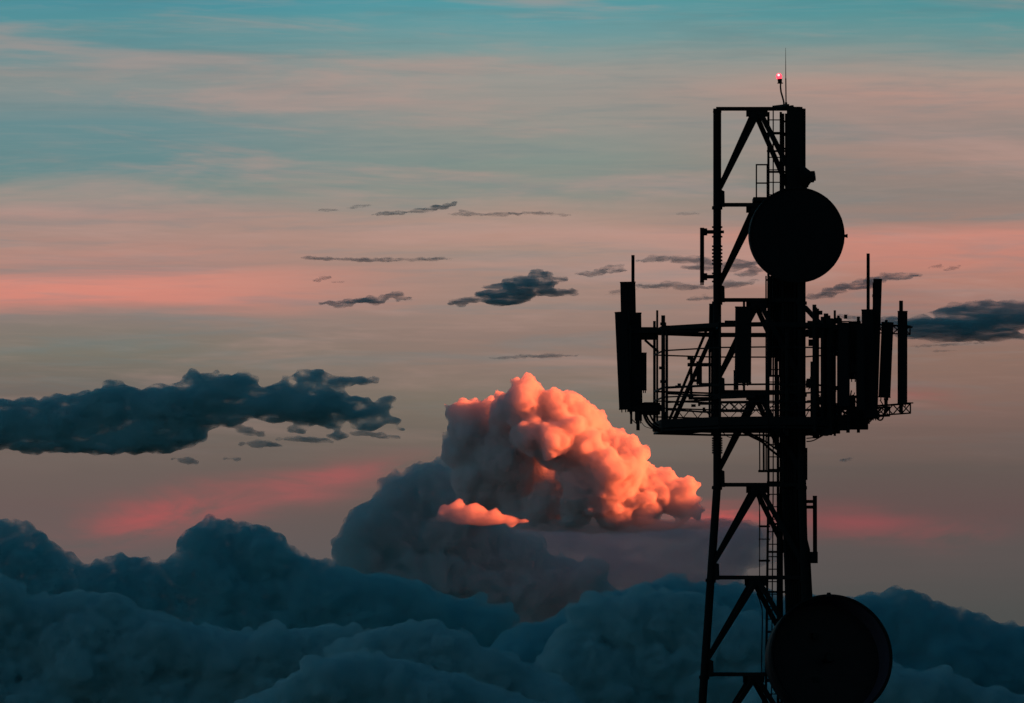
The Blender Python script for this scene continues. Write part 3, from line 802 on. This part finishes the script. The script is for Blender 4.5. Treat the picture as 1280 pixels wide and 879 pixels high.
def rim(pts, r0, r1, rng, base=None, step=0.8, depth=1.0, w0=0.0, back=1.0):
    """lobes whose tops follow the line pts; filled with larger lobes down to base"""
    pts = np.array(pts, float)
    u = pts[0, 0]; outl = []
    while u < pts[-1, 0]:
        v = np.interp(u, pts[:, 0], pts[:, 1]); r = rng.uniform(r0, r1)
        outl.append((u, v + r * 0.88, w0 + rng.uniform(0, 1.0) * r1 * back, r * 1.1, r * depth, r))
        u += r * step
    if base is not None:
        u = pts[0, 0]
        while u < pts[-1, 0] + 1:
            vt = np.interp(u, pts[:, 0], pts[:, 1]) + r1 * 1.6
            v = vt
            while v < base + 20:
                r = rng.uniform(r1, r1 * 1.7)
                outl.append((u + rng.uniform(-8, 8), v, w0 + rng.uniform(-.6, 1.2) * r1 * back, r * 1.2, r * depth, r))
                v += r * 1.0
            u += r1 * 1.1
    return outl

def flat(segs, rng, n=None):
    """thin drifting cloud: segs = (u0, v0, u1, v1, thickness); long overlapping flattened lobes"""
    outl = []
    for (u0, v0, u1, v1, th) in segs:
        L_ = math.hypot(u1 - u0, v1 - v0); k = max(3, int(L_ / (th * 0.9)))
        for i in range(k):
            t = (i + 0.5) / k + rng.uniform(-.3, .3) / k
            e = (1 - abs(2 * t - 1) ** 2.0) * 0.72 + 0.28
            r = th * 0.5 * e * rng.uniform(.7, 1.2)
            outl.append((u0 + (u1 - u0) * t, v0 + (v1 - v0) * t + rng.uniform(-.2, .2) * th, rng.uniform(-1, 1) * th, min(r * rng.uniform(2.6, 4.2), L_ * .25 + r), th * 1.1, r))
    return outl

def vapour(name, Y, mfp, surf=0.04, colr=(.70, .93, .955), alb=(.6, .78, .82), lump=None, stretch=3.0, cut=(.33, .56)):  # unlit clouds get a darker teal colr that stands in for shade
    return cloud_material(name, alb, F / Y / mfp, colr, surf, lump=lump and lump * Y / F, stretch=stretch, cut=cut)

B = lambda u, v, r, w=0: (u, v, w, r, r, r)
rg = np.random.default_rng(11)
YC = 30000
bright = vapour('sunlit_vapour', YC, 6.0, .02, (.998, .998, .998), (.95, .95, .95), lump=12, stretch=1.0, cut=(.22, .62))
main = [B(590,537,32,35), B(574,516,16,40), B(610,525,27,32), B(632,514,22,10), B(656,508,30,-26), B(652,487,13,-20), B(668,493,13,-20), B(692,514,26,-18), B(726,530,28,-6), B(750,547,21,2), B(774,570,26,4), B(790,552,9,6),
        B(757,600,46,-8), B(722,596,26,-14), B(792,596,26,10), B(815,612,27,14), B(842,620,26,18), B(862,605,12,22), B(868,636,12,24), B(852,644,12,20), B(702,550,42,-16), B(660,545,24,-34), B(735,572,26,-14), B(636,570,52,34), B(805,636,24,4), B(768,636,28,-6), B(720,640,22,0), B(690,622,36,30), B(600,585,36,50), B(640,618,36,48), B(606,610,34,52), B(580,560,30,45)]
make_cloud('cumulus_cloud', main, YC, bright, 'glowing orange sunlit cumulus standing behind the dark cloud bank', floor_v=657, seed=4, voxel=1.75, disp=((22, 4), (8, 3), (3.5, 1.2)))
make_cloud('cumulus_cloud', [B(556,640,11), B(572,636,12), B(592,641,13), B(603,639,8), B(618,645,10), B(640,652,8,0), (600,650,0,50,14,8), (640,654,0,25,10,6)], YC - 500,
           vapour('puff_vapour', YC, 9, .03, (.99, .99, .99), (.95, .95, .95)), 'small flat-bottomed orange puff glowing in front of the shaded cumulus side', floor_v=655, seed=9, gen=((4, .3, .5), (3, .3, .5)), voxel=1.75, disp=((12, 2.5),))
make_cloud('cumulus_cloud', [(905, 653, 0, 40, 20, 5), (860, 655, 0, 50, 20, 8), (800, 657, 0, 70, 30, 10), (740, 658, 0, 70, 30, 11), (680, 657, 10, 60, 30, 8)], YC,
           vapour('shelf_vapour', YC, 30, .02, (.99, .99, .99)), 'thin orange shelf of cloud spreading under the sunlit cumulus', seed=19, gen=((5, .4, .6),), voxel=1.8, disp=((20, 4),))

# shaded layers, shade also put into darker teal vapour; each stands nearer than the one before
dark = [None]
tower_top = rim([(452,655),(462,645),(478,625),(482,600),(500,596),(520,600),(530,582),(548,574),(566,578),(582,596),(600,636),(634,662),(680,688),(725,718),(780,745),(840,770)], 12, 24, rg, base=880, depth=1.2)
tower_top += [B(470, 660, 20), B(478, 690, 24), B(500, 640, 34, 10), B(540, 620, 38, 20), B(560,660,45,20)]
make_cloud('cumulus_cloud', tower_top, 31050, vapour('tower_vapour', 31100, 11, .02, colr=(.76, .945, .965), lump=14, stretch=1.0, cut=(.25, .62)), 'dark teal cumulus flank climbing in steps up to the orange cumulus', seed=31, voxel=2.4, disp=((26, 5), (9, 2.4)))
l1 = rim([(-60,660),(0,652),(22,650),(40,660),(60,680),(90,696),(110,708),(150,700),(180,706),(222,708),(230,672),(246,655),(270,650),(296,655),(312,650),(335,664),(360,684),(395,700),(425,705),(440,716),(470,716),(520,730),(600,755)], 9, 20, rg, base=900)
make_cloud('cumulus_cloud', l1, 26000, vapour('bank_vapour', 26000, 8, .02, lump=11, stretch=1.2, cut=(.28, .66), colr=(.52, .90, .94)), 'broad dark cumulus bank with a rounded hump, left edge of the frame to the middle', seed=32, gen=((4, .3, .55), (3, .35, .6)), voxel=2.6)
l1r = rim([(640,790),(700,768),(740,752),(780,735),(830,725),(880,727),(930,735),(1000,745),(1060,748),(1090,742),(1125,736),(1160,748),(1200,762),(1240,776),(1290,785),(1340,780)], 14, 26, rg, base=900)
make_cloud('cumulus_cloud', l1r, 25000, vapour('bank_vapour', 25000, 9, .02, lump=11, stretch=1.2, cut=(.28, .66), colr=(.48, .88, .93)), 'dark smooth-topped cloud bank behind the foot of the tower', seed=33, gen=((3, .3, .5), (3, .35, .55)), voxel=2.8)
l2 = rim([(-60,700),(0,722),(20,745),(50,752),(90,738),(120,742),(160,758),(220,776),(280,790),(330,792),(400,784),(440,786)], 12, 24, rg, base=920)
make_cloud('cumulus_cloud', l2, 22000, vapour('bank_vapour', 22000, 7, .02, lump=11, stretch=1.2, cut=(.28, .66)), 'lower left cloud bank sloping down to the right below the hump', seed=34, gen=((8, .2, .5), (5, .3, .55)), voxel=2.3, disp=((24, 5), (8, 2.2)))
l2r = rim([(690,812),(712,785),(722,760),(738,745),(760,750),(790,742),(830,738),(868,742),(900,758),(960,775),(1000,800)], 13, 24, rg, base=920)
make_cloud('cumulus_cloud', l2r, 23500, vapour('bank_vapour', 23500, 7, .02, lump=11, stretch=1.2, cut=(.28, .66)), 'square-shouldered teal cloud just left of the tower legs', seed=35, gen=((8, .2, .5), (5, .3, .55)), voxel=2.3, disp=((24, 5), (8, 2.2)))
l3 = rim([(430,800),(470,786),(510,780),(545,785),(580,800),(610,812),(650,825),(690,850),(720,880)], 12, 22, rg, base=930)
make_cloud('cumulus_cloud', l3, 20500, vapour('bank_vapour', 20500, 7, .02, lump=11, stretch=1.2, cut=(.28, .66)), 'pale-topped rounded cloud mound below the dark flank of the cumulus', seed=36, gen=((8, .2, .5), (5, .3, .55)), voxel=2.3, disp=((24, 5), (8, 2.2)))
l4 = rim([(300,885),(340,860),(380,838),(420,820),(450,815),(490,822),(540,838),(590,850),(640,868),(700,890)], 12, 22, rg, base=930)
make_cloud('cumulus_cloud', l4, 18500, vapour('bank_vapour', 18500, 7, .02, lump=11, stretch=1.2, cut=(.28, .66)), 'nearest cloud mound cut by the lower frame edge left of middle', seed=37, gen=((8, .2, .5), (5, .3, .55)), voxel=2.3, disp=((24, 5), (8, 2.2)))
l5 = rim([(960,850),(1040,835),(1100,822),(1125,838),(1150,842),(1180,838),(1210,850),(1235,864),(1290,870),(1340,860)], 11, 20, rg, base=930)
make_cloud('cumulus_cloud', l5, 18000, vapour('bank_vapour', 18000, 7, .02, lump=11, stretch=1.2, cut=(.28, .66)), 'low grey-teal cloud to the right of the lower dish', seed=38, gen=((8, .2, .5), (5, .3, .55)), voxel=2.3, disp=((24, 5), (8, 2.2)))
# long dark cloud above the left bank
lb = [(0,530,0,60,30,32),(60,530,0,50,30,32),(110,520,0,44,28,30),(150,515,0,50,30,36),(200,520,0,50,30,40),(245,505,0,44,30,34),(190,550,0,60,24,18),(120,555,0,70,24,14),(40,556,0,70,22,11),
      (295,498,0,40,26,26),(340,505,0,44,26,24),(390,508,0,50,26,24),(436,510,0,34,20,16),(468,512,0,26,14,11),(490,525,0,18,10,7),(506,508,0,12,8,5),(500,537,0,10,8,4),(455,531,0,22,12,7),(410,529,0,26,12,8),(482,500,0,14,8,4),(270,518,0,50,22,18),(235,540,0,30,20,14),
      (300,474,0,16,14,8),(385,470,0,26,16,10),(420,478,0,30,14,8),(455,476,0,20,12,7),(470,474,0,8,6,5),(370,538,0,18,10,7),(420,545,0,20,10,4),(140,478,0,18,10,5),(105,467,0,24,8,3),(80,500,0,22,12,8)]
make_cloud('stratocumulus_cloud', lb, 12000, vapour('ragged_vapour', 12000, 7, .006, (.70, .955, .98), lump=14, stretch=2.0, cut=(.31, .60)), 'long ragged dark cloud floating above the bank near the left edge', seed=41, gen=((6, .25, .5), (4, .3, .55)), voxel=2.2, disp=((30, 6), (9, 3)), cat='cloud')
for i, (sg, lab) in enumerate([((285,530,330,545,8), 'grey shred under the middle of the long dark cloud, steepest of its set'), ((300,552,360,560,7), 'flat grey shred below the steepest one'),
        ((215,572,250,580,6), 'small shred under the dark belly, leftmost of its set'), ((345,548,420,552,8), 'longest grey shred hanging under the long dark cloud'), ((280,572,300,575,5), 'lowest tiny shred under the long dark cloud'),
        ((430,540,500,548,6), 'shred under the right tip of the long dark cloud')]):
    make_cloud('cloud_shred', flat([sg], rg), 12000, vapour('shred_vapour', 12000, 16, .006, lump=8), lab, group='torn shreds under the long dark cloud', seed=142 + i, gen=((5, .4, .7),), voxel=1.5, disp=((12, 3), (5, 1.5)))
# right edge stratus
rs = flat([(1060,407,1200,402,12),(1128,409,1300,400,32),(1150,395,1300,382,16),(1135,420,1300,420,14),(1180,388,1290,378,10),(1015,392,1140,404,6)], rg)
make_cloud('stratus_cloud', rs, 12000, vapour('stratus_vapour', 12000, 18, .006, (.66, .91, .94), lump=8, stretch=6, cut=(.3, .62)), 'broad dark stratus streak running off the right edge', seed=43, gen=((5, .4, .7), (3, .4, .6)), voxel=1.8, disp=((30, 5), (8, 2)))
wisps = [
 ([(390,264,430,262,3),(430,261,466,256,4)], 'short faint wisp above the pink band, leftmost of its row', 7),
 ([(465,268,520,265,5),(515,265,545,262,6),(540,262,572,253,6)], 'dark hook-shaped wisp rising to the right above the pink band', 5),
 ([(560,268,612,268,4),(570,263,590,266,3),(600,269,655,267,5),(640,266,715,269,4.5)], 'thin broken wisp trailing right of the hook-shaped one', 8),
 ([(370,323,430,324,4.5),(420,324,500,326,5.5),(480,325,572,324,4.5)], 'hair-thin grey line of cloud across the pink band', 6),
 ([(402,380,450,377,8),(440,376,482,374,12),(475,371,498,366,9),(495,376,515,371,5)], 'dark spindle cloud below the pink band left of middle', 6),
 ([(394,350,412,346,6),(410,353,435,353,2.5)], 'tiny grey fleck above the spindle cloud', 7),
 ([(562,378,625,373,10),(595,370,692,366,22),(622,361,690,353,18),(645,350,684,342,11),(675,354,707,350,9),(675,369,722,363,10)], 'largest dark teal lens cloud in the middle of the sky', 5),
 ([(722,343,755,341,8),(750,340,780,336,10),(765,333,778,331,4)], 'small grey cloud between the lens cloud and the tower', 8),
 ([(795,327,850,323,8),(840,326,890,324,12),(860,333,950,330,12),(925,345,950,337,10)], 'grey wisp passing behind the upper tower leg', 10),
 ([(752,368,800,362,5),(795,357,880,358,9),(860,374,890,371,7),(880,360,945,352,9)], 'lower grey wisp passing behind the tower leg', 10),
 ([(1008,372,1060,362,10),(1045,360,1110,350,13),(1095,348,1152,344,9)], 'slanting grey streak right of the upper dish', 8),
 ([(1160,336,1178,331,4),(1182,338,1200,332,5)], 'two faint flecks beyond the slanting streak', 9),
 ([(635,446,725,444,5),(610,448,660,447,3.5)], 'thin grey line low above the orange cumulus', 9),
 ([(1052,576,1064,572,7)], 'lone small dark fleck right of the tower', 10),
 ([(838,268,880,267,3)], 'faint grey line just left of the top tower bay', 12),
 ([(1130,434,1240,428,3.5),(1150,440,1200,438,2.5)], 'narrow dark thread under the right edge stratus', 8),
]
for i, (segs, lab, mfp) in enumerate(wisps):
    make_cloud('cloud_wisp', flat(segs, rg), 12000, vapour('wisp_vapour', 12000, mfp * 2.6, .004, (.68, .92, .95), lump=5, stretch=5, cut=(.3, .6)), lab, group='wisps drifting across the sky' , seed=60 + i, gen=((5, .4, .7),), voxel=0.8, disp=((10, 1.3), (4, .6)), cat='cloud')

# mauve rain haze hanging under the sunlit cumulus
hz = [(u_ + (v_ % 7), v_, 60, 50, 50, 22) for v_ in (670, 694, 722, 750) for u_ in range(590, int(940 - (v_ - 670) * .5), 30)]
make_cloud('rain_haze', hz, 31400, vapour('rain_vapour', 31400, 65, .004, (.90, .88, .93), lump=40, stretch=2.5, cut=(.2, .6)), 'mauve veil of rain haze hanging below the orange cumulus', seed=77, gen=((5, .4, .7),), voxel=4, disp=((40, 8),))

# the bank goes on to both sides of the view
for pts, Y_, sd in (([(-900,690),(-780,640),(-640,660),(-520,700),(-400,670),(-300,650),(-200,690),(-100,668),(-40,700)], 26400, 81), ([(1320,790),(1400,770),(1500,730),(1620,745),(1740,700),(1860,720),(2000,760),(2150,740)], 25600, 82)):
    o = make_cloud('cloud_bank', rim(pts, 22, 44, rg, base=900), Y_, vapour('bank_vapour', Y_, 8, .02, lump=16, stretch=1.2, cut=(.25, .62), colr=(.52, .90, .94)), 'dark cloud bank going on beyond the edge', seed=sd, gen=((8, .25, .5), (4, .3, .55)), voxel=4.5, disp=((30, 6), (12, 3)))
    del o['label'], o['category']; o['kind'] = 'stuff'
